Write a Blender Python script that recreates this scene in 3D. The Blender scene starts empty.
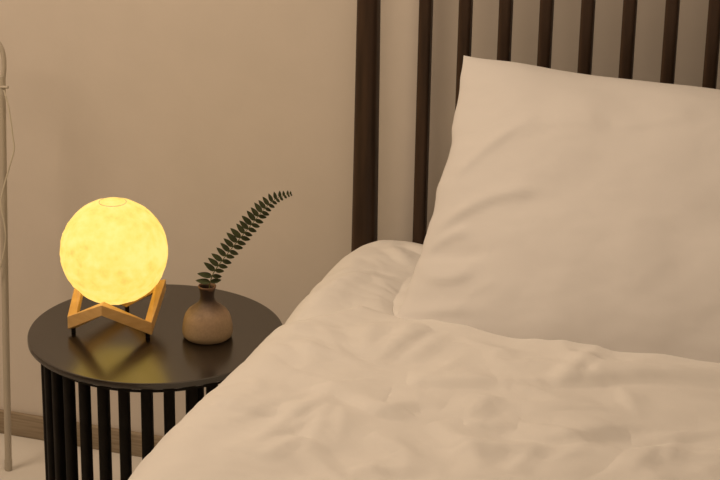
import bpy, bmesh, math, random
from math import sin, cos, pi, radians, sqrt, exp
from mathutils import Vector, Matrix, noise

random.seed(7)
S = bpy.context.scene
COL = S.collection

# ------------------------------------------------------------------ helpers
def link(o, parent=None):
    COL.objects.link(o)
    if parent:
        o.parent = parent
    return o

def mesh_obj(name, verts, faces, mat, parent=None, loc=None, smooth=True, angle=35, mats=None):
    me = bpy.data.meshes.new(name)
    me.from_pydata([tuple(v) for v in verts], [], faces)
    bm = bmesh.new(); bm.from_mesh(me)
    bmesh.ops.recalc_face_normals(bm, faces=bm.faces)
    bm.to_mesh(me); bm.free()
    me.materials.append(mat)
    o = bpy.data.objects.new(name, me)
    link(o, parent)
    if loc is not None:
        o.location = loc
    if smooth:
        me.shade_smooth()
        me.set_sharp_from_angle(angle=radians(angle))
    return o

def thing(name, label, cat, loc=(0, 0, 0), group=None):
    o = bpy.data.objects.new(name, None)
    o.empty_display_size = .05
    link(o); o.location = loc
    return tag(o, label, cat, group)

def tag(o, label, cat, group=None):
    o['label'] = label; o['category'] = cat
    if group: o['group'] = group
    return o

def structure(o):
    o['kind'] = 'structure'
    return o

def box(x0, x1, y0, y1, z0, z1):
    v = [(x, y, z) for z in (z0, z1) for y in (y0, y1) for x in (x0, x1)]
    f = [(0, 1, 3, 2), (4, 6, 7, 5), (0, 4, 5, 1), (2, 3, 7, 6), (0, 2, 6, 4), (1, 5, 7, 3)]
    return v, f

def box_obj(name, b, mat, parent=None, bev=0.0, seg=3):
    o = mesh_obj(name, *box(*b), mat, parent)
    if bev:
        bm = bmesh.new(); bm.from_mesh(o.data)
        bmesh.ops.bevel(bm, geom=list(bm.edges), offset=bev, segments=seg, profile=.5, affect='EDGES')
        bm.to_mesh(o.data); bm.free()
        o.data.shade_smooth(); o.data.set_sharp_from_angle(angle=radians(35))
    return o

def lathe(profile, n=64):
    """profile: list of (r, z); r == 0 makes a pole."""
    V, F, rings = [], [], []
    for r, z in profile:
        if r <= 1e-6:
            rings.append([len(V)]); V.append((0, 0, z))
        else:
            rings.append(list(range(len(V), len(V) + n)))
            V += [(r * cos(2 * pi * i / n), r * sin(2 * pi * i / n), z) for i in range(n)]
    for a, b in zip(rings, rings[1:]):
        for i in range(n):
            j = (i + 1) % n
            if len(a) == 1 and len(b) == 1: continue
            if len(a) == 1: F.append((a[0], b[j], b[i]))
            elif len(b) == 1: F.append((a[i], a[j], b[0]))
            else: F.append((a[i], a[j], b[j], b[i]))
    return V, F

def catmull(pts, n=8):
    P = [Vector(p) for p in pts]
    P = [P[0] * 2 - P[1]] + P + [P[-1] * 2 - P[-2]]
    out = []
    for i in range(1, len(P) - 2):
        for k in range(n):
            t = k / n
            a, b, c, d = P[i - 1], P[i], P[i + 1], P[i + 2]
            out.append(.5 * ((2 * b) + (c - a) * t + (2 * a - 5 * b + 4 * c - d) * t * t + (3 * b - a - 3 * c + d) * t ** 3))
    out.append(P[-2])
    return out

def tube(path, radii, n=12):
    path = [Vector(p) for p in path]
    if not hasattr(radii, '__len__'): radii = [radii] * len(path)
    V, F = [], []
    up = None
    for i, p in enumerate(path):
        t = (path[min(i + 1, len(path) - 1)] - path[max(i - 1, 0)]).normalized()
        if up is None:
            up = Vector((1, 0, 0)) if abs(t.x) < .8 else Vector((0, 1, 0))
        up = (up - t * up.dot(t)).normalized()
        w = t.cross(up)
        for k in range(n):
            a = 2 * pi * k / n
            V.append(p + (up * cos(a) + w * sin(a)) * radii[i])
    m = len(path)
    for i in range(m - 1):
        for k in range(n):
            j = (k + 1) % n
            F.append((i * n + k, i * n + j, (i + 1) * n + j, (i + 1) * n + k))
    F.append(tuple(range(n))); F.append(tuple(range((m - 1) * n, m * n)))
    return V, F

# ------------------------------------------------------------------ materials
def mat(name):
    m = bpy.data.materials.new(name); m.use_nodes = True
    nt = m.node_tree
    b = nt.nodes['Principled BSDF']
    return m, nt, b

def N(nt, kind, **kw):
    n = nt.nodes.new(kind)
    for k, v in kw.items():
        if k in n.inputs: n.inputs[k].default_value = v
        else: setattr(n, k, v)
    return n

def ramp(nt, stops):
    r = nt.nodes.new('ShaderNodeValToRGB')
    e = r.color_ramp.elements
    while len(e) < len(stops): e.new(.5)
    for x, (p, c) in zip(e, stops):
        x.position = p; x.color = (*c, 1)
    return r

def coords(nt, scale=(1, 1, 1)):
    tc = nt.nodes.new('ShaderNodeTexCoord')
    mp = nt.nodes.new('ShaderNodeMapping')
    mp.inputs['Scale'].default_value = scale
    nt.links.new(tc.outputs['Object'], mp.inputs['Vector'])
    return mp.outputs['Vector']

def noisy(name, c0, c1, scale=20, stretch=(1, 1, 1), rough=.6, detail=4, bump=0, bump_scale=None, spec=.5, dist=.002, ior=None):
    m, nt, b = mat(name)
    vec = coords(nt, stretch)
    n = N(nt, 'ShaderNodeTexNoise', Scale=scale, Detail=detail)
    nt.links.new(vec, n.inputs['Vector'])
    r = ramp(nt, [(.3, c0), (.7, c1)])
    nt.links.new(n.outputs['Fac'], r.inputs['Fac'])
    nt.links.new(r.outputs['Color'], b.inputs['Base Color'])
    b.inputs['Roughness'].default_value = rough
    b.inputs['Specular IOR Level'].default_value = spec
    if ior: b.inputs['IOR'].default_value = ior
    if bump:
        n2 = N(nt, 'ShaderNodeTexNoise', Scale=bump_scale or scale, Detail=3)
        nt.links.new(vec, n2.inputs['Vector'])
        bp = N(nt, 'ShaderNodeBump', Strength=bump, Distance=dist)
        nt.links.new(n2.outputs['Fac'], bp.inputs['Height'])
        nt.links.new(bp.outputs['Normal'], b.inputs['Normal'])
    return m

M = {}
M['wall'] = noisy('wall_paint', (.715, .655, .59), (.75, .685, .62), 9, rough=.85, bump=.15, bump_scale=90, spec=.2)
M['ceiling'] = noisy('ceiling_paint', (.76, .74, .7), (.8, .78, .74), 6, rough=.9, spec=.2)
M['floor'] = noisy('pale_floor', (.72, .68, .63), (.80, .77, .72), 4, rough=.5, spec=.3)
M['baseboard'] = noisy('baseboard_wood', (.26, .20, .135), (.38, .31, .225), 12, stretch=(1, 6, 22), rough=.6, spec=.3)
M['bed_wood'] = noisy('dark_walnut', (.030, .0165, .0095), (.062, .034, .019), 10, stretch=(7, 7, .6), rough=.5, bump=.12, bump_scale=30, spec=.35)
M['stand_wood'] = noisy('pale_beech', (.72, .43, .15), (.84, .54, .21), 30, stretch=(1, 1, 4), rough=.5, spec=.3)
M['black'] = noisy('black_lacquer', (.008, .0065, .005), (.012, .010, .008), 40, rough=.6, spec=.12)
M['rubber'] = noisy('black_rubber', (.012, .011, .010), (.02, .018, .016), 40, rough=.8, spec=.2)
M['cream_metal'] = noisy('cream_metal', (.50, .45, .37), (.56, .505, .42), 15, rough=.5)
M['cable'] = noisy('cream_cable', (.66, .61, .50), (.72, .67, .56), 15, rough=.6)
M['mattress'] = noisy('mattress_ticking', (.66, .63, .58), (.72, .69, .64), 30, rough=.9, spec=.1)

def table_black():
    m, nt, b = mat('table_top_black')
    vec = coords(nt, (1, 1, 1))
    n = N(nt, 'ShaderNodeTexNoise', Scale=60, Detail=4)
    nt.links.new(vec, n.inputs['Vector'])
    r = ramp(nt, [(.3, (.0085, .0055, .0036)), (.7, (.0095, .0062, .004))])
    nt.links.new(n.outputs['Fac'], r.inputs['Fac'])
    nt.links.new(r.outputs['Color'], b.inputs['Base Color'])
    r2 = ramp(nt, [(.3, (.215, .215, .215)), (.7, (.22, .22, .22))])
    nt.links.new(n.outputs['Fac'], r2.inputs['Fac'])
    nt.links.new(r2.outputs['Color'], b.inputs['Roughness'])
    b.inputs['IOR'].default_value = 2.0
    return m
M['table_top'] = table_black()

def fabric(name, col, bumpy=.12):
    m, nt, b = mat(name)
    vec = coords(nt)
    n = N(nt, 'ShaderNodeTexNoise', Scale=5, Detail=3)
    nt.links.new(vec, n.inputs['Vector'])
    r = ramp(nt, [(.3, tuple(c * .975 for c in col)), (.7, col)])
    nt.links.new(n.outputs['Fac'], r.inputs['Fac'])
    nt.links.new(r.outputs['Color'], b.inputs['Base Color'])
    b.inputs['Roughness'].default_value = .85
    b.inputs['Specular IOR Level'].default_value = .2
    b.inputs['Sheen Weight'].default_value = .08
    n2 = N(nt, 'ShaderNodeTexNoise', Scale=38, Detail=4)
    nt.links.new(vec, n2.inputs['Vector'])
    bp = N(nt, 'ShaderNodeBump', Strength=bumpy, Distance=.006)
    nt.links.new(n2.outputs['Fac'], bp.inputs['Height'])
    nt.links.new(bp.outputs['Normal'], b.inputs['Normal'])
    return m
M['duvet'] = fabric('white_cotton_duvet', (.80, .778, .755))
M['pillow'] = fabric('white_cotton_pillow', (.765, .745, .735), .06)

def moon_mat():
    m, nt, b = mat('glowing_moon')
    vec = coords(nt)
    n1 = N(nt, 'ShaderNodeTexNoise', Scale=20, Detail=9, Roughness=.72)
    n2 = N(nt, 'ShaderNodeTexVoronoi', Scale=55)
    n3 = N(nt, 'ShaderNodeTexNoise', Scale=75, Detail=5)
    for n in (n1, n2, n3): nt.links.new(vec, n.inputs['Vector'])
    a = N(nt, 'ShaderNodeMath', operation='MULTIPLY_ADD'); a.inputs[1].default_value = .22
    nt.links.new(n2.outputs['Distance'], a.inputs[0]); nt.links.new(n1.outputs['Fac'], a.inputs[2])
    a2 = N(nt, 'ShaderNodeMath', operation='MULTIPLY_ADD'); a2.inputs[1].default_value = .35
    nt.links.new(n3.outputs['Fac'], a2.inputs[0]); nt.links.new(a.outputs[0], a2.inputs[2])
    r = ramp(nt, [(.42, (.70, .47, .085)), (.70, (1.12, .715, .14)), (.95, (1.2, .80, .22))])
    nt.links.new(a2.outputs[0], r.inputs['Fac'])
    b.inputs['Base Color'].default_value = (.16, .14, .10, 1)
    b.inputs['Roughness'].default_value = .7
    b.inputs['Specular IOR Level'].default_value = .2
    nt.links.new(r.outputs['Color'], b.inputs['Emission Color'])
    b.inputs['Emission Strength'].default_value = 1.08
    bp = N(nt, 'ShaderNodeBump', Strength=.5, Distance=.004)
    nt.links.new(a2.outputs[0], bp.inputs['Height'])
    nt.links.new(bp.outputs['Normal'], b.inputs['Normal'])
    return m
M['moon'] = moon_mat()

def vase_mat():
    m, nt, b = mat('two_tone_stoneware')
    tc = nt.nodes.new('ShaderNodeTexCoord')
    sep = nt.nodes.new('ShaderNodeSeparateXYZ')
    nt.links.new(tc.outputs['Object'], sep.inputs[0])
    n = N(nt, 'ShaderNodeTexNoise', Scale=35, Detail=4)
    nt.links.new(tc.outputs['Object'], n.inputs['Vector'])
    ma = N(nt, 'ShaderNodeMath', operation='MULTIPLY_ADD'); ma.inputs[1].default_value = .022
    nt.links.new(n.outputs['Fac'], ma.inputs[0]); nt.links.new(sep.outputs['Z'], ma.inputs[2])
    mr = N(nt, 'ShaderNodeMapRange'); mr.inputs['From Min'].default_value = 0; mr.inputs['From Max'].default_value = .1
    nt.links.new(ma.outputs[0], mr.inputs['Value'])
    r = ramp(nt, [(.0, (.29, .20, .115)), (.20, (.38, .275, .165)), (.50, (.36, .25, .155)), (.68, (.14, .092, .06)),
                  (.80, (.042, .026, .018)), (.955, (.045, .027, .018)), (.985, (.19, .105, .06))])
    nt.links.new(mr.outputs[0], r.inputs['Fac'])
    n2 = N(nt, 'ShaderNodeTexNoise', Scale=260, Detail=3)
    nt.links.new(tc.outputs['Object'], n2.inputs['Vector'])
    mx = N(nt, 'ShaderNodeMixRGB', blend_type='MULTIPLY'); mx.inputs['Fac'].default_value = .35
    nt.links.new(r.outputs['Color'], mx.inputs['Color1']); nt.links.new(n2.outputs['Fac'], mx.inputs['Color2'])
    g = N(nt, 'ShaderNodeMixRGB', blend_type='MULTIPLY'); g.inputs['Fac'].default_value = 1
    g.inputs['Color2'].default_value = (1.25, 1.25, 1.25, 1)
    nt.links.new(mx.outputs['Color'], g.inputs['Color1'])
    nt.links.new(g.outputs['Color'], b.inputs['Base Color'])
    b.inputs['Roughness'].default_value = .55
    b.inputs['Specular IOR Level'].default_value = .35
    bp = N(nt, 'ShaderNodeBump', Strength=.15, Distance=.001)
    nt.links.new(n2.outputs['Fac'], bp.inputs['Height']); nt.links.new(bp.outputs['Normal'], b.inputs['Normal'])
    return m
M['vase'] = vase_mat()
M['leaf'] = noisy('fern_leaf', (.040, .052, .018), (.075, .090, .035), 60, rough=.55, spec=.3)
M['stem'] = noisy('fern_stem', (.11, .12, .035), (.16, .16, .05), 60, rough=.6, spec=.3)

# ------------------------------------------------------------------ setting
XL, XR, YB, YF, ZC = -1.9, 2.7, .50, -3.5, 2.5
structure(mesh_obj('floor', *box(XL - .1, XR + .1, YF - .1, YB + .1, -.1, 0), M['floor'], smooth=False))
structure(mesh_obj('ceiling', *box(XL - .1, XR + .1, YF - .1, YB + .1, ZC, ZC + .1), M['ceiling'], smooth=False))
structure(mesh_obj('wall_back', *box(XL - .1, XR + .1, YB, YB + .1, 0, ZC), M['wall'], smooth=False))
structure(mesh_obj('wall_left', *box(XL - .1, XL, YF, YB, 0, ZC), M['wall'], smooth=False))
structure(mesh_obj('wall_right', *box(XR, XR + .1, YF, YB, 0, ZC), M['wall'], smooth=False))
structure(mesh_obj('wall_front', *box(XL - .1, XR + .1, YF - .1, YF, 0, ZC), M['wall'], smooth=False))
structure(box_obj('baseboard_back', (XL, XR, YB - .011, YB, 0, .050), M['baseboard'], bev=.002, seg=2))

# ------------------------------------------------------------------ bed
BX0, BX1 = .2275, 1.7275            # post centres
HY = .40                            # headboard plane
bed = thing('bed', 'dark brown wooden bed frame whose slatted headboard stands before the beige wall', 'bed', ((BX0 + BX1) / 2, -.6, 0))
bo = Vector(bed.location)
def bed_part(name, V, F, parent=None, m='bed_wood'):
    # vertices are given in world space
    base = Vector((0, 0, 0)) if parent else bo
    o = mesh_obj(name, [Vector(v) - bo for v in V], F, M[m], parent or bed)
    return o

def tapered_bar(cx, cy, z0, z1, w0, d0, w1, d1, n=6, rnd=.35):
    """rounded-square bar: half sizes at bottom (w0, d0) and top (w1, d1)"""
    ring = []
    for q in range(4):
        a0 = q * pi / 2
        for k in range(n + 1):
            a = a0 + pi / 2 * k / n
            sx = 1 if q in (0, 3) else -1
            sy = 1 if q in (0, 1) else -1
            ring.append((sx * (1 - rnd) + rnd * cos(a), sy * (1 - rnd) + rnd * sin(a)))
    V, F = [], []
    zs = [z0 + (z1 - z0) * i / 6 for i in range(7)]
    for z in zs:
        t = (z - z0) / (z1 - z0)
        w = w0 + (w1 - w0) * t; d = d0 + (d1 - d0) * t
        V += [(cx + u * w, cy + v * d, z) for u, v in ring]
    L = len(ring)
    for i in range(len(zs) - 1):
        for k in range(L):
            j = (k + 1) % L
            F.append((i * L + k, i * L + j, (i + 1) * L + j, (i + 1) * L + k))
    F.append(tuple(range(L))); F.append(tuple(range((len(zs) - 1) * L, len(zs) * L)))
    return V, F

head = bed_part('headboard', *box(BX0 - .03, BX1 + .03, HY - .014, HY + .014, 1.27, 1.32))   # its top rail carries the rest
bm = bmesh.new(); bm.from_mesh(head.data)
bmesh.ops.bevel(bm, geom=list(bm.edges), offset=.008, segments=3, profile=.5, affect='EDGES')
bm.to_mesh(head.data); bm.free(); head.data.shade_smooth(); head.data.set_sharp_from_angle(angle=radians(35))
for px in (BX0, BX1):
    bed_part('headboard_post', *tapered_bar(px, HY, 0, 1.28, .0245, .0225, .0166, .0165, rnd=.6), parent=head)
sx = .329
spx = []
while sx < BX1 - .06:
    spx.append(sx); sx += .0692
proto_spindle = None
for x in spx:
    if proto_spindle is None:
        proto_spindle = bed_part('spindle', *tapered_bar(x, HY, .40, 1.28, .0113, .0105, .0107, .0105, rnd=.55), parent=head)
    else:
        c = proto_spindle.copy(); COL.objects.link(c); c.parent = head
        c.location = (x - spx[0], 0, 0)
bed_part('lower_rail', *box(BX0, BX1, HY - .014, HY + .014, .36, .41), parent=head)
bed_part('side_rail', *box(BX0 + .034, BX0 + .06, -1.555, HY - .02, .19, .308))
bed_part('side_rail', *box(BX1 - .06, BX1 - .034, -1.555, HY - .02, .19, .308))
bed_part('foot_rail', *box(BX0 + .034, BX1 - .034, -1.58, -1.555, .19, .308))
bed_part('slat_base', *box(BX0 + .06, BX1 - .06, -1.555, HY - .02, .285, .308))
for px in (BX0 + .06, BX1 - .06):
    bed_part('leg', *tapered_bar(px, -1.56, 0, .20, .018, .018, .025, .025, rnd=.4))

mt = box_obj('mattress', (.262, 1.70, -1.53, .33, .3085, .545), M['mattress'], bev=.05, seg=5)
tag(mt, 'pale mattress lying on the wooden bed under the white duvet', 'mattress')

# ------------------------------------------------------------------ duvet
def fbm(p, o=4):
    return noise.fractal(Vector(p), 1.0, 2.0, o, noise_basis='PERLIN_ORIGINAL')

# creases on the top of the duvet: (height, width, points in metres)
CREASES = [
    (.0016, .0085, [(.30, -.10), (.36, -.17), (.41, -.26)]),
    (.0016, .0085, [(.33, -.52), (.37, -.43), (.40, -.36)]),
    (.0016, .0085, [(.36, -.60), (.40, -.52), (.44, -.44), (.45, -.37)]),
    (.0016, .0085, [(.48, -.33), (.53, -.29), (.56, -.22), (.57, -.14)]),
    (.0016, .0085, [(.56, -.44), (.62, -.46), (.70, -.45), (.78, -.46)]),
    (.0016, .0085, [(.70, -.33), (.78, -.29), (.86, -.27)]),
    (.0016, .0085, [(.52, -.08), (.58, -.13), (.64, -.14)]),
    (.0016, .0085, [(.78, -.09), (.84, -.13), (.93, -.15)]),
    (.0016, .0085, [(.31, .18), (.34, .10), (.40, .05)]),
    (.0016, .0085, [(.28, .10), (.33, .14), (.38, .13)]),
    (-.0016, .0085, [(.80, -.52), (.84, -.45), (.86, -.38)]),
    (-.0016, .0085, [(.29, -.24), (.35, -.30), (.39, -.31)]),
    (.0085, .021, [(.415, -.335), (.427, -.347), (.47, -.368), (.515, -.396), (.528, -.376), (.551, -.353), (.59, -.352)]),
    (.0045, .012, [(.440, -.40), (.452, -.487), (.458, -.56)]),
    (.0060, .012, [(.42, -.315), (.425, -.40), (.411, -.443), (.401, -.486), (.387, -.60)]),
    (.0040, .012, [(.455, -.405), (.475, -.45), (.487, -.52)]),
    (.0045, .011, [(.44, -.51), (.43, -.545), (.41, -.60)]),
    (.0065, .016, [(.59, -.40), (.62, -.43), (.669, -.479), (.69, -.54)]),
    (.0060, .018, [(.52, -.29), (.546, -.282), (.60, -.268), (.66, -.250)]),
    (.0040, .013, [(.628, -.38), (.638, -.335), (.645, -.30)]),
    (.0055, .014, [(.63, -.392), (.66, -.385), (.70, -.379)]),
    (.0050, .012, [(.445, -.235), (.455, -.204), (.476, -.121), (.49, -.09)]),
    (.0045, .012, [(.495, -.21), (.507, -.165), (.525, -.08)]),
    (.0085, .024, [(.64, -.255), (.70, -.225), (.798, -.17), (.86, -.145), (1.0, -.12)]),
    (.0050, .011, [(.715, -.235), (.73, -.20), (.744, -.123), (.739, -.05)]),
    (.0035, .010, [(.80, -.19), (.825, -.24), (.85, -.29)]),
    (.0070, .020, [(.66, -.38), (.72, -.395), (.765, -.39), (.797, -.35), (.85, -.31), (.93, -.29)]),
    (.0050, .012, [(.91, -.42), (.908, -.37), (.905, -.31)]),
    (.0060, .016, [(.85, -.345), (.90, -.322), (1.0, -.27)]),
    (.0045, .012, [(.725, -.52), (.731, -.48), (.74, -.42)]),
    (.0050, .013, [(.87, -.47), (.882, -.40), (.89, -.35)]),
    (-.0060, .012, [(.479, -.062), (.431, -.042), (.401, .007), (.390, .09), (.392, .19)]),
    (.0050, .014, [(.315, .26), (.345, .215), (.378, .18)]),
    (-.0085, .018, [(.20, -.02), (.235, -.06), (.27, -.10), (.327, -.056), (.358, -.022), (.423, -.046)]),
    (.0050, .016, [(.27, -.03), (.286, .004), (.317, .07), (.34, .11)]),
    (.0045, .012, [(.461, -.08), (.465, -.12), (.46, -.19)]),
    (.0040, .014, [(.405, -.09), (.415, -.15), (.43, -.22)]),
    (.0050, .018, [(.32, -.19), (.345, -.22), (.38, -.26)]),
    (.0045, .014, [(.33, .30), (.37, .25), (.40, .24)]),
    (.0040, .016, [(.30, -.33), (.33, -.40), (.32, -.50)]),
    (.0040, .014, [(.29, -.45), (.34, -.47), (.385, -.46)]),
    (.0050, .014, [(.52, -.47), (.58, -.50), (.60, -.56)]),
]
def segs(pts):
    return [((a[0], a[1]), (b[0], b[1])) for a, b in zip(pts, pts[1:])]
CR = []
for h, w, pts in CREASES:
    sm = [(p.x, p.y) for p in catmull([(a, b, 0) for a, b in pts], 4)]
    xs = [p[0] for p in sm]; ys = [p[1] for p in sm]
    CR.append((h, w, segs(sm), min(xs) - 5.2 * w, max(xs) + 5.2 * w, min(ys) - 5.2 * w, max(ys) + 5.2 * w))

def crease(x, y):
    tot = 0
    for h, w, sg, x0, x1, y0, y1 in CR:
        if x < x0 or x > x1 or y < y0 or y > y1: continue
        best = 9; par = 0; side = 0
        n = len(sg)
        for i, ((ax, ay), (bx, by)) in enumerate(sg):
            dx, dy = bx - ax, by - ay
            L2 = dx * dx + dy * dy + 1e-12
            t = ((x - ax) * dx + (y - ay) * dy) / L2
            t = 0 if t < 0 else 1 if t > 1 else t
            ex, ey = x - ax - t * dx, y - ay - t * dy
            d = ex * ex + ey * ey
            if d < best: best = d; par = (i + t) / n; side = ey / sqrt(d + 1e-9)
        d = sqrt(best)
        # cloth fold: gentle rise on the head side, short drop on the foot side
        q = .5 + .5 * side
        ws = w * .58 * (1 - q) + w * 2.3 * q
        fade = sin(pi * par) ** .8 if 0 < par < 1 else 0
        u = d / ws
        tot += 1.4 * h * fade * exp(-u * u / (.35 + .65 * min(1, u)))
    return tot

def duvet_relief(x, y):
    """height of the quilt relief at a point of the unrolled cloth"""
    wx = fbm((x * 3, y * 3, 2.1), 2) * .06
    wy = fbm((x * 3, y * 3, 7.7), 2) * .06
    def sab(n): return sqrt(n * n + .0003)
    right = max(0, min(1, (x - .42) / .2))
    h = fbm((x * 3.2, y * 3.2, .3), 2) * .009
    n1 = fbm(((x + wx) * 3.4 + (y + wy) * 1.0, (y + wy) * 7.5 - (x + wx) * .5, 4.4), 2)
    n2 = fbm(((x + wy) * 7.0 - (y + wx) * 4.0, (y + wx) * 11.0 + x * 3, 9.1), 2)
    n3 = fbm(((x + wx) * 13.0 + (y + wy) * 7, (y + wx) * 20.0, 6.3), 2)
    m = .35 + .65 * max(0, min(1, .5 + 1.6 * fbm((x * 4, y * 4, 12.0), 2)))
    h -= sab(n1) * (.010 + .010 * right)
    h -= sab(n2) * (.0065 + .0045 * right) * m
    h -= sab(n3) * .0032 * m
    h += .0115 + .0025 * right
    # the pillow presses the quilt down
    h -= .034 * max(0, min(1, (x - .42) / .06)) * max(0, min(1, (y + .018) / .06))
    return h + crease(x, y)

def axis_steps(stops):
    out = [stops[0][0]]
    for (a, _), (b, st) in zip(stops, stops[1:]):
        n = max(1, round((b - a) / st))
        out += [a + (b - a) * (i + 1) / n for i in range(n)]
    return out

R = .085                                  # roll of the quilt over the bed's edge
DX = .2352                                # plane of the hanging side
ZT = .6025
ARC = R * pi / 2
ss = axis_steps([(-.24, 0), (-.05, .02), (0, .006), (.90, .0025), (1.50, .02)])
FLAT0 = ARC
ys = axis_steps([(-1.60, 0), (-.66, .02), (.372, .0025)])
W = DX + R                                # x where the flat begins
XEND = 1.735
V = []
for y in ys:
    hy = 0.0
    if y > .25:
        Rh = .17
        hy = Rh - sqrt(max(0, Rh * Rh - (y - .25) ** 2))
    # the quilt is a little thinner towards its head corner
    lean = .0135 * max(0, min(1, (y + .05) / .3))
    for s in ss:
        if s < 0:
            x, z, nx, nz = DX, ZT - R + s, -1, 0
        elif s < ARC:
            a = s / R
            x = DX + R * (1 - cos(a)); z = ZT - R + R * sin(a)
            nx, nz = -cos(a), sin(a)
        else:
            x = W + (s - ARC); z = ZT; nx, nz = 0, 1
        sx_ = W + (s - ARC)
        k = 1.0 if s > ARC * .6 else max(.35, (s + .25) / (ARC * .6 + .25))
        h = duvet_relief(x if s > ARC else x - .02 * (ARC - s) / ARC, y) * k
        xr = XEND - x
        if xr < R:                         # far side rolls down too
            z -= R - sqrt(max(0, R * R - (R - max(xr, 0)) ** 2))
        # side hem waves softly
        if s < 0: h = fbm((y * 4, s * 2, 3.3), 2) * .006 * min(1, -s * 8) + h * .6
        zz = z + nz * h - hy * max(0, min(1, (z - .33) / .2)) - lean * nz
        V.append((x + nx * h * .8, y, zz))
F = []
L = len(ss)
for j in range(len(ys) - 1):
    for i in range(L - 1):
        F.append((j * L + i, j * L + i + 1, (j + 1) * L + i + 1, (j + 1) * L + i))
duvet = mesh_obj('duvet', V, F, M['duvet'], angle=180)
smo = duvet.modifiers.new('soften', 'SMOOTH'); smo.factor = .5; smo.iterations = 3
sol = duvet.modifiers.new('thickness', 'SOLIDIFY'); sol.thickness = .012; sol.offset = -1
tag(duvet, 'white crumpled cotton duvet spread over the bed', 'duvet')
# orientation: normals of the open sheet must look up
if duvet.data.polygons[len(duvet.data.polygons) // 2].normal.z < 0:
    duvet.data.flip_normals()

# piped seam that runs along the quilt's edge
def duvet_surface(sv, y):
    a = sv / R
    h = duvet_relief(DX + R * (1 - cos(a)) - .02 * (ARC - sv) / ARC, y)
    kk = 1.0 if sv > ARC * .6 else max(.35, (sv + .25) / (ARC * .6 + .25))
    h *= kk
    return Vector((DX + R * (1 - cos(a)) - cos(a) * h * .8, y, ZT - R + R * sin(a) + sin(a) * h))
path = [duvet_surface(ARC * .60, y) for y in axis_steps([(-.9, 0), (-.06, .012)])]
bo_seam = mesh_obj('seam', *tube(path, .0016, 6), M['duvet'], duvet)
bo_seam['label'] = 'fine stitched seam along the edge'

# ------------------------------------------------------------------ pillow
PO = Vector((.412, -.060, .568)); PU = Vector((1, 0, -.022)).normalized(); PVv = Vector((0, .372, .366)); PVv = (PVv - PU * PVv.dot(PU)).normalized(); PN = PU.cross(PVv)
PW, PH, PT = .74, .522, .085
PCR = [
    (.0045, .012, [(.05, .22), (.074, .255), (.129, .313), (.17, .335)]),
    (.0060, .012, [(.01, .115), (.031, .128), (.101, .172), (.157, .193), (.21, .20)]),
    (.0050, .010, [(.02, .09), (.06, .115), (.10, .127)]),
    (-.0045, .012, [(.01, .07), (.03, .088), (.098, .086), (.14, .09)]),
    (.0055, .012, [(.015, .07), (.05, .050), (.09, .047), (.124, .061)]),
    (.0016, .0085, [(.12, .022), (.140, .033), (.165, .048)]),
    (.0045, .012, [(.005, -.005), (.04, -.008), (.085, -.006), (.14, .0)]),
    (.0060, .014, [(.0, -.02), (.061, -.042), (.138, -.03)]),
    (.0035, .012, [(.015, .30), (.04, .25), (.068, .23)]),
    (.0030, .016, [(.28, .33), (.34, .352), (.42, .375)]),
    (.0030, .014, [(.12, .30), (.20, .33), (.28, .335)]),
]
PC = []
for h, w, pts in PCR:
    sm = [(p.x, p.y) for p in catmull([(a, b, 0) for a, b in pts], 4)]
    PC.append((h, w, segs(sm)))
def pcrease(x, y):
    tot = 0
    for h, w, sg in PC:
        best = 9; par = 0; side = 0
        for i, ((ax, ay), (bx, by)) in enumerate(sg):
            dx, dy = bx - ax, by - ay
            t = max(0, min(1, ((x - ax) * dx + (y - ay) * dy) / (dx * dx + dy * dy + 1e-12)))
            ex, ey = x - ax - t * dx, y - ay - t * dy
            d = ex * ex + ey * ey
            if d < best: best = d; par = (i + t) / len(sg); side = ey / sqrt(d + 1e-9)
        if best < (3 * w) ** 2:
            ww = w * (1.0 + .3 * side)
            tot += h * min(1, par * 4 + .2, (1 - par) * 4 + .2) * exp(-best / (ww * ww))
    return tot
nu, nv = 190, 120
V, F = [], []
def pil(u, v, sgn):
    cu, cv = 2 * u - 1, 2 * v - 1
    # sides draw in between the corners
    x = u * PW; y = v * PH
    x += .020 * (1 - cv * cv) * (-cu) * abs(cu) ** 3
    y += .006 * (1 - cu * cu) * (-cv) * abs(cv) ** 3
    # little dog-ear at the corners
    ear = (abs(cu) ** 14) * (abs(cv) ** 14)
    y += .003 * ear * (1 if cv > 0 else -1)
    e = max(0, (1 - abs(cu) ** 2.6)) ** .62 * max(0, (1 - abs(cv) ** 2.4)) ** (.60 if cv > 0 else .60 - .14 * min(1, -cv * 3))
    h = PT * e * (1 - .12 * cv if cv > 0 else 1 - .30 * cv * (1 - abs(cu) ** 3))
    if sgn < 0 and cv < 0: h *= 1 + .45 * cv * (1 - abs(cv) ** 4)
    edge = min(1, 6 * (1 - max(abs(cu), abs(cv))))
    rel = fbm((x * 5, y * 5, 5.5), 2) * .006 + fbm((x * 9 + y * 6, y * 14 - x * 5, 1.2), 3) * .0026
    if sgn > 0: rel += 1.15 * pcrease(x, y - .06)
    x += fbm((y * 16, 3.0, 1.0), 2) * .006 * max(0, 1 - u * 6) * (1 - abs(cv) ** 6)
    # puckers along the left seam
    rel += .0022 * sin(y * 150 + 3 * fbm((x * 8, y * 8, 0), 2)) * exp(-((u) / .035))
    wob = fbm((x * 6, y * 6, 8.8), 2) * .007
    hh = sgn * (h + rel * edge) + wob
    return PO + PU * x + PVv * y + PN * hh
idx = {}
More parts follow.
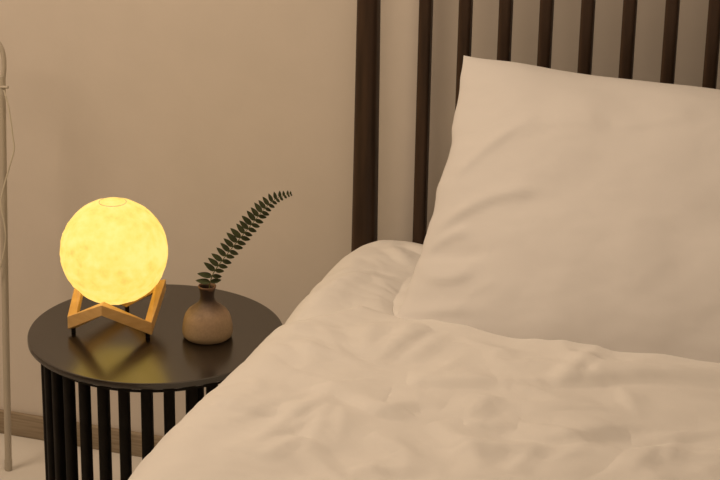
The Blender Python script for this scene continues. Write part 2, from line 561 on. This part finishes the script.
for sgn in (1, -1):
    for j in range(nv + 1):
        for i in range(nu + 1):
            # rows crowd towards the seams
            u = .5 - .5 * cos(pi * i / nu) if 0 else .5 + .5 * sin(pi * (i / nu - .5))
            v = .5 + .5 * sin(pi * (j / nv - .5))
            rim = i in (0, nu) or j in (0, nv)
            if rim and sgn < 0:
                idx[(sgn, i, j)] = idx[(1, i, j)]; continue
            idx[(sgn, i, j)] = len(V); V.append(pil(u, v, sgn))
for sgn in (1, -1):
    for j in range(nv):
        for i in range(nu):
            q = (idx[(sgn, i, j)], idx[(sgn, i + 1, j)], idx[(sgn, i + 1, j + 1)], idx[(sgn, i, j + 1)])
            F.append(q if sgn > 0 else q[::-1])
c0 = Vector((PO.x + PW / 2, PO.y + .1, .60))
pillow = mesh_obj('pillow', [v - c0 for v in V], F, M['pillow'], loc=c0, angle=180)
tag(pillow, 'plump white pillow leaning against the slatted headboard on the duvet', 'pillow')

# ------------------------------------------------------------------ side table
TZ = .50; TR = .2100
table = thing('side_table', 'round black side table with upright slats around its front beside the bed', 'side table', (-.0045, .012, 0))
prof = [(0, .4885), (.19, .4885), (TR - .005, .4885), (TR - .002, .4892), (TR, .491), (TR, .4975), (TR - .0008, .4993), (TR - .0022, .5), (TR - .004, .5), (.10, .5), (0, .5)]
top = mesh_obj('table_top', *lathe(prof, 128), M['table_top'], table)
top['label'] = 'flat round black table top with a satin sheen'
ring = mesh_obj('upper_ring', *lathe([(.168, .4775), (.193, .4775), (.193, .4874), (.168, .4874), (.168, .4775)], 96), M['black'], table)
mesh_obj('base_ring', *lathe([(.168, 0), (.196, 0), (.196, .016), (.168, .016), (.168, 0)], 96), M['black'], table)
NS = 32
slat0 = None
A0 = math.atan2(-2.769, 1.2488)          # the slatted front looks into the room
angles = [(k + .5) * 2 * pi / NS for k in range(-9, 9)]
angles += [pi - math.asin(q) for q in (-.51, -.094, .396)]      # three uprights at the open back
for th in angles:
    a = A0 + th
    if slat0 is None:
        slat0 = mesh_obj('slat', *tapered_bar(0, 0, .014, .480, .0088, .0088, .0088, .0088, n=5, rnd=.75), M['black'], table)
        o = slat0
    else:
        o = slat0.copy(); COL.objects.link(o); o.parent = table
    o.location = (.1815 * cos(a), .1815 * sin(a), 0)
    o.rotation_euler = (0, 0, a)

# ------------------------------------------------------------------ moon lamp
LC = Vector((-.0740, .0055, TZ))
lamp = thing('moon_lamp', 'glowing yellow moon globe lamp in a wooden stand on the table', 'lamp', LC)
GR = .0875; GZ = .1335
V, F = [], []
nlat, nlon = 96, 160
pts = []
craters = []
rnd = random.Random(3)
for _ in range(230):
    z = rnd.uniform(-1, 1); a = rnd.uniform(0, 2 * pi); q = sqrt(1 - z * z)
    craters.append((Vector((q * cos(a), q * sin(a), z)), rnd.choice([.05, .06, .07, .09, .12, .17]) * rnd.uniform(.7, 1.2)))
def moon_r(d):
    r = GR + fbm(d * 3.0, 4) * .0007
    for c, w in craters:
        dd = (d - c).length / w
        if dd < 1.5:
            r += (-.0007 * max(0, 1 - dd * dd) + .0004 * exp(-((dd - 1.0) / .2) ** 2)) * min(1, w / .1)
    return r
prof_rows = []
V.append(Vector((0, 0, -GR)))
for i in range(1, nlat):
    th = pi * i / nlat - pi / 2
    for k in range(nlon):
        d = Vector((cos(th) * cos(2 * pi * k / nlon), cos(th) * sin(2 * pi * k / nlon), sin(th)))
        V.append(d * moon_r(d))
V.append(Vector((0, 0, GR)))
for k in range(nlon):
    j = (k + 1) % nlon
    F.append((0, 1 + j, 1 + k))
    for i in range(nlat - 2):
        a = 1 + i * nlon
        F.append((a + k, a + j, a + nlon + j, a + nlon + k))
    a = 1 + (nlat - 2) * nlon
    F.append((a + k, a + j, len(V) - 1))
globe = mesh_obj('globe', V, F, M['moon'], lamp, loc=(0, 0, GZ), angle=180)
globe['label'] = 'glowing yellow globe with a cratered moon surface'
# closing plug in the crown of the globe
sv = []
for i in range(7):
    a = radians(14.5) * (1 - i / 6)
    rr = GR + (.0011 if i else -.0005)
    sv.append((rr * sin(a), rr * cos(a)))
plug = mesh_obj('plug', *lathe([(.0, .080), (sv[0][0] * .98, .080)] + sv[:-1] + [(0, GR + .0011)], 48), M['moon'], lamp, loc=(0, 0, GZ))
plug['label'] = 'round closing plug at the crown of the globe'
gr_ = GR * sin(radians(14.5))
ringp = [(gr_ + .00045 * cos(a * pi / 4), GR * cos(radians(14.5)) + .0003 + .00045 * sin(a * pi / 4)) for a in range(9)]
mesh_obj('seam_ring', *lathe(ringp, 64), M['cream_metal'], plug)
nub = mesh_obj('button', *lathe([(0, -.001), (.0016, -.001), (.0016, .0006), (0, .0009)], 16), M['cream_metal'], lamp,
               loc=(.0125, -.006, GZ + GR * .989))

# zigzag wooden stand: three feet, three peaks
YAW = radians(18)
FOOT_R, PEAK_R = .0815, .0868
stand_pts = []
for k in range(6):
    az = radians(202.2 + 60 * k) + YAW
    stand_pts.append(az)
def section(az, foot):
    c, s = cos(az), sin(az)
    if foot:
        ro, ri, z0, z1 = FOOT_R, FOOT_R - .0150, .0070, .0070 + .0225
    else:
        ro, ri, z0, z1 = PEAK_R, PEAK_R - .0165, .0545, .0730
    return [(ro * c, ro * s, z0), (ro * c, ro * s, z1), (ri * c, ri * s, z1), (ri * c, ri * s, z0)]
stand = None
secs = [section(az, k % 2 == 0) for k, az in enumerate(stand_pts)]
V = [p for s_ in secs for p in s_]
F = []
for k in range(6):
    a, b = 4 * k, 4 * ((k + 1) % 6)
    for e in range(4):
        f = (e + 1) % 4
        F.append((a + e, a + f, b + f, b + e))
stand = mesh_obj('stand', V, F, M['stand_wood'], lamp, smooth=False)
stand['label'] = 'pale wooden zigzag stand with three peaks'
bm = bmesh.new(); bm.from_mesh(stand.data)
bmesh.ops.bevel(bm, geom=list(bm.edges), offset=.0007, segments=1, affect='EDGES')
bm.to_mesh(stand.data); bm.free()
for k in (0, 2, 4):
    az = stand_pts[k]
    mesh_obj('rubber_foot', *lathe([(0, 0), (.0034, 0), (.0038, .001), (.0036, .0075), (0, .0075)], 20), M['rubber'], stand,
             loc=((FOOT_R - .0095) * cos(az), (FOOT_R - .0095) * sin(az), 0))

# ------------------------------------------------------------------ vase
VL = Vector((.0830, .0205, TZ))
vp = [(0, 0), (.032, 0), (.0365, .0012), (.0398, .0042), (.0414, .010), (.0412, .018), (.0400, .026), (.0385, .033), (.0360, .0405), (.0315, .0470),
      (.0250, .0525), (.0190, .0570), (.0143, .0612), (.0118, .0665), (.0112, .0715), (.0117, .0775), (.0130, .083), (.0146, .0878), (.0148, .0892),
      (.0140, .0900), (.0128, .0894), (.0110, .084), (.0095, .077), (.0092, .070), (.012, .0615), (.02, .053), (.03, .042), (.036, .026), (.036, .010), (.030, .005), (0, .005)]
vase = mesh_obj('vase', *lathe(vp, 72), M['vase'], loc=VL, angle=60)
tag(vase, 'small brown stoneware bud vase with dark narrow neck on the table', 'vase')

# ------------------------------------------------------------------ fern sprig in the vase
fern = thing('fern_sprig', 'green fern frond arching out of the brown bud vase', 'plant', VL)
RV = Vector((cos(YAW), sin(YAW), 0)); UV = Vector((0, 0, 1)); FV = Vector((sin(YAW), -cos(YAW), 0))   # right, up, towards the room
SP = [(208.6, 326), (209.5, 300), (210.3, 286), (211.8, 278.7), (215.6, 270), (227, 255), (239.6, 240), (250, 228), (262.5, 213), (273, 202.7), (282.5, 198), (290, 195.6)]
k_ = .001655
stem3 = []
for i, (px, py) in enumerate(SP):
    s_ = (px - 208) * k_; z_ = (334.5 - py) * k_ / .92
    stem3.append(RV * s_ + UV * z_ + FV * (.004 * sin(i * .6)))
path = catmull(stem3, 10)
rad = [.00105 - .0007 * i / (len(path) - 1) for i in range(len(path))]
stem = mesh_obj('stem', *tube(path, rad, 8), M['stem'], fern)
# cumulative length for even spacing
cum = [0]
for a, b in zip(path, path[1:]): cum.append(cum[-1] + (b - a).length)
def at(t):
    for i in range(len(cum) - 1):
        if cum[i + 1] >= t:
            f = (t - cum[i]) / max(1e-9, cum[i + 1] - cum[i])
            return path[i].lerp(path[i + 1], f), (path[i + 1] - path[i]).normalized()
    return path[-1], (path[-1] - path[-2]).normalized()
# two rows of leaflets
first = next(c for p, c in zip(path, cum) if p.z > .0925)
total = cum[-1]
V, F = [], []
NL = 24
rnd = random.Random(5)
def leaflet(base, d, side, nrm, ln, wd):
    b0 = len(V)
    n = 9
    for i in range(n):
        t = i / (n - 1)
        w = wd * (sin(pi * min(1, t ** .72)) ** .8) * .5 + (.00025 if i < n - 1 else 0)
        c = base + d * (ln * t) + nrm * (.10 * ln * t * t * -1)
        V.append(c + side * w + nrm * .0010)
        V.append(c + nrm * .0002)
        V.append(c - side * w + nrm * .0010)
        V.append(c - nrm * .0005)
    for i in range(n - 1):
        a, b = b0 + 4 * i, b0 + 4 * (i + 1)
        for e in range(4):
            f = (e + 1) % 4
            F.append((a + e, a + f, b + f, b + e))
    F.append((b0, b0 + 1, b0 + 2, b0 + 3))
    e = b0 + 4 * (n - 1)
    F.append((e, e + 1, e + 2, e + 3))
for i in range(NL):
    f = i / (NL - 1)
    t = first + (total - first) * (.02 + .975 * (1 - (1 - f) ** 1.18))
    p, tan = at(t)
    env = (1 - .12 * f) if f < .6 else max(.22, .93 - 1.7 * (f - .6))
    for sd in (1, -1):
        # in-plane normal of the frond, turned so that the left row faces the room
        inpl = FV.cross(tan).normalized() * -1
        if inpl.dot(RV) > 0: inpl = -inpl          # points up-left
        if sd > 0:
            fwd = .10 + .30 * f + rnd.uniform(-.08, .08)
            d = (inpl * 1.0 + tan * fwd + FV * .18).normalized()
            ln = .0235 * env * rnd.uniform(.9, 1.06)
            if i < 2: d = (inpl * .9 - tan * .02 + RV * -.35 + FV * .2).normalized()
        else:
            fwd = .30 + rnd.uniform(-.1, .1)
            d = (inpl * -.85 + tan * fwd - FV * .50 - UV * .10).normalized()
            ln = .0195 * env * rnd.uniform(.9, 1.06)
        nrm = (FV * .85 + UV * .45 - inpl * .1 * sd); nrm = (nrm - d * nrm.dot(d)).normalized()
        side = d.cross(nrm).normalized()
        leaflet(p, d, side, nrm, ln, ln * .345 + .0008)
leaf = mesh_obj('foliage', V, F, M['leaf'], fern, angle=70)
leaf['label'] = 'two rows of small dark green leaflets'

# ------------------------------------------------------------------ slim stand at the left
pole = thing('pole_stand', 'slim cream metal pole standing by the wall left of the table', 'stand', (-.478, .35, 0))
po = Vector(pole.location)
def pole_part(name, V, F, m='cream_metal', parent=None):
    return mesh_obj(name, [Vector(v) - po for v in V], F, M[m], parent or pole)
pole_part('shaft', *tube([(-.478, .35, .004), (-.4705, .35, .25), (-.4625, .35, .50), (-.4515, .35, .80)], .0068, 20))
pole_part('foot_cap', *tube([(-.4781, .35, 0), (-.4780, .35, .003), (-.4775, .35, .022)], [.0065, .0076, .0076], 20))
neck = catmull([(-.4517, .35, .79), (-.4481, .35, .8018), (-.4459, .35, .8264), (-.4488, .35, .8484), (-.4599, .35, .8658), (-.4795, .35, .875), (-.5118, .35, .8756), (-.56, .35, .868)], 8)
pole_part('neck', *tube(neck, .0045, 14))
pole_part('clip', *tube([(-.4720, .345, .7795), (-.4372, .345, .7812)], .0028, 12))
cab = [(-.4404, .7785), (-.4322, .7418), (-.4267, .6894), (-.4258, .6666), (-.4354, .6366), (-.4522, .5862), (-.4579, .5562), (-.4519, .5118), (-.4536, .4779), (-.4665, .4303), (-.4857, .3832), (-.492, .30), (-.495, .12), (-.50, .004)]
pole_part('cable', *tube(catmull([(x, .335, z) for x, z in cab], 8), .0016, 8), m='cable')

# ------------------------------------------------------------------ light
def area(name, loc, target, size, power, col):
    l = bpy.data.lights.new(name, 'AREA'); l.shape = 'DISK'; l.size = size; l.energy = power; l.color = col
    o = bpy.data.objects.new(name, l); link(o); o.location = loc
    d = Vector(target) - Vector(loc)
    o.rotation_euler = d.to_track_quat('-Z', 'Y').to_euler()
    return o
WARM = (1.0, .765, .54)
area('ceiling_lamp', (.45, -.5, 2.42), (.45, -.5, 0), .7, 11.2, WARM)
area('wall_side_lamp', (-1.05, -.8, 2.1), (0, .2, .7), .8, 16, WARM)

w = bpy.data.worlds.new('world'); S.world = w; w.use_nodes = True
w.node_tree.nodes['Background'].inputs['Color'].default_value = (.8, .65, .5, 1)
w.node_tree.nodes['Background'].inputs['Strength'].default_value = .1

# ------------------------------------------------------------------ camera
PITCH, ROLL = radians(20.4), radians(1.0)
fw = Vector((-sin(YAW) * cos(PITCH), cos(YAW) * cos(PITCH), -sin(PITCH)))
rt0 = Vector((cos(YAW), sin(YAW), 0)); dn0 = fw.cross(rt0)
rt = rt0 * cos(ROLL) - dn0 * sin(ROLL); dn = dn0 * cos(ROLL) + rt0 * sin(ROLL)
cam = bpy.data.cameras.new('camera'); co = bpy.data.objects.new('camera', cam); link(co)
cam.sensor_width = 36; cam.lens = 2000 / 720 * 36; cam.clip_start = .05
mt_ = Matrix((rt, -dn, -fw)).transposed().to_4x4()
mt_.translation = Vector((1.24883, -2.76930, 1.79375))
co.matrix_world = mt_
S.camera = co

S.view_settings.view_transform = 'Standard'
S.view_settings.look = 'None'
S.view_settings.exposure = 0.0
S.view_settings.gamma = 1.0
S.view_settings.use_curve_mapping = False
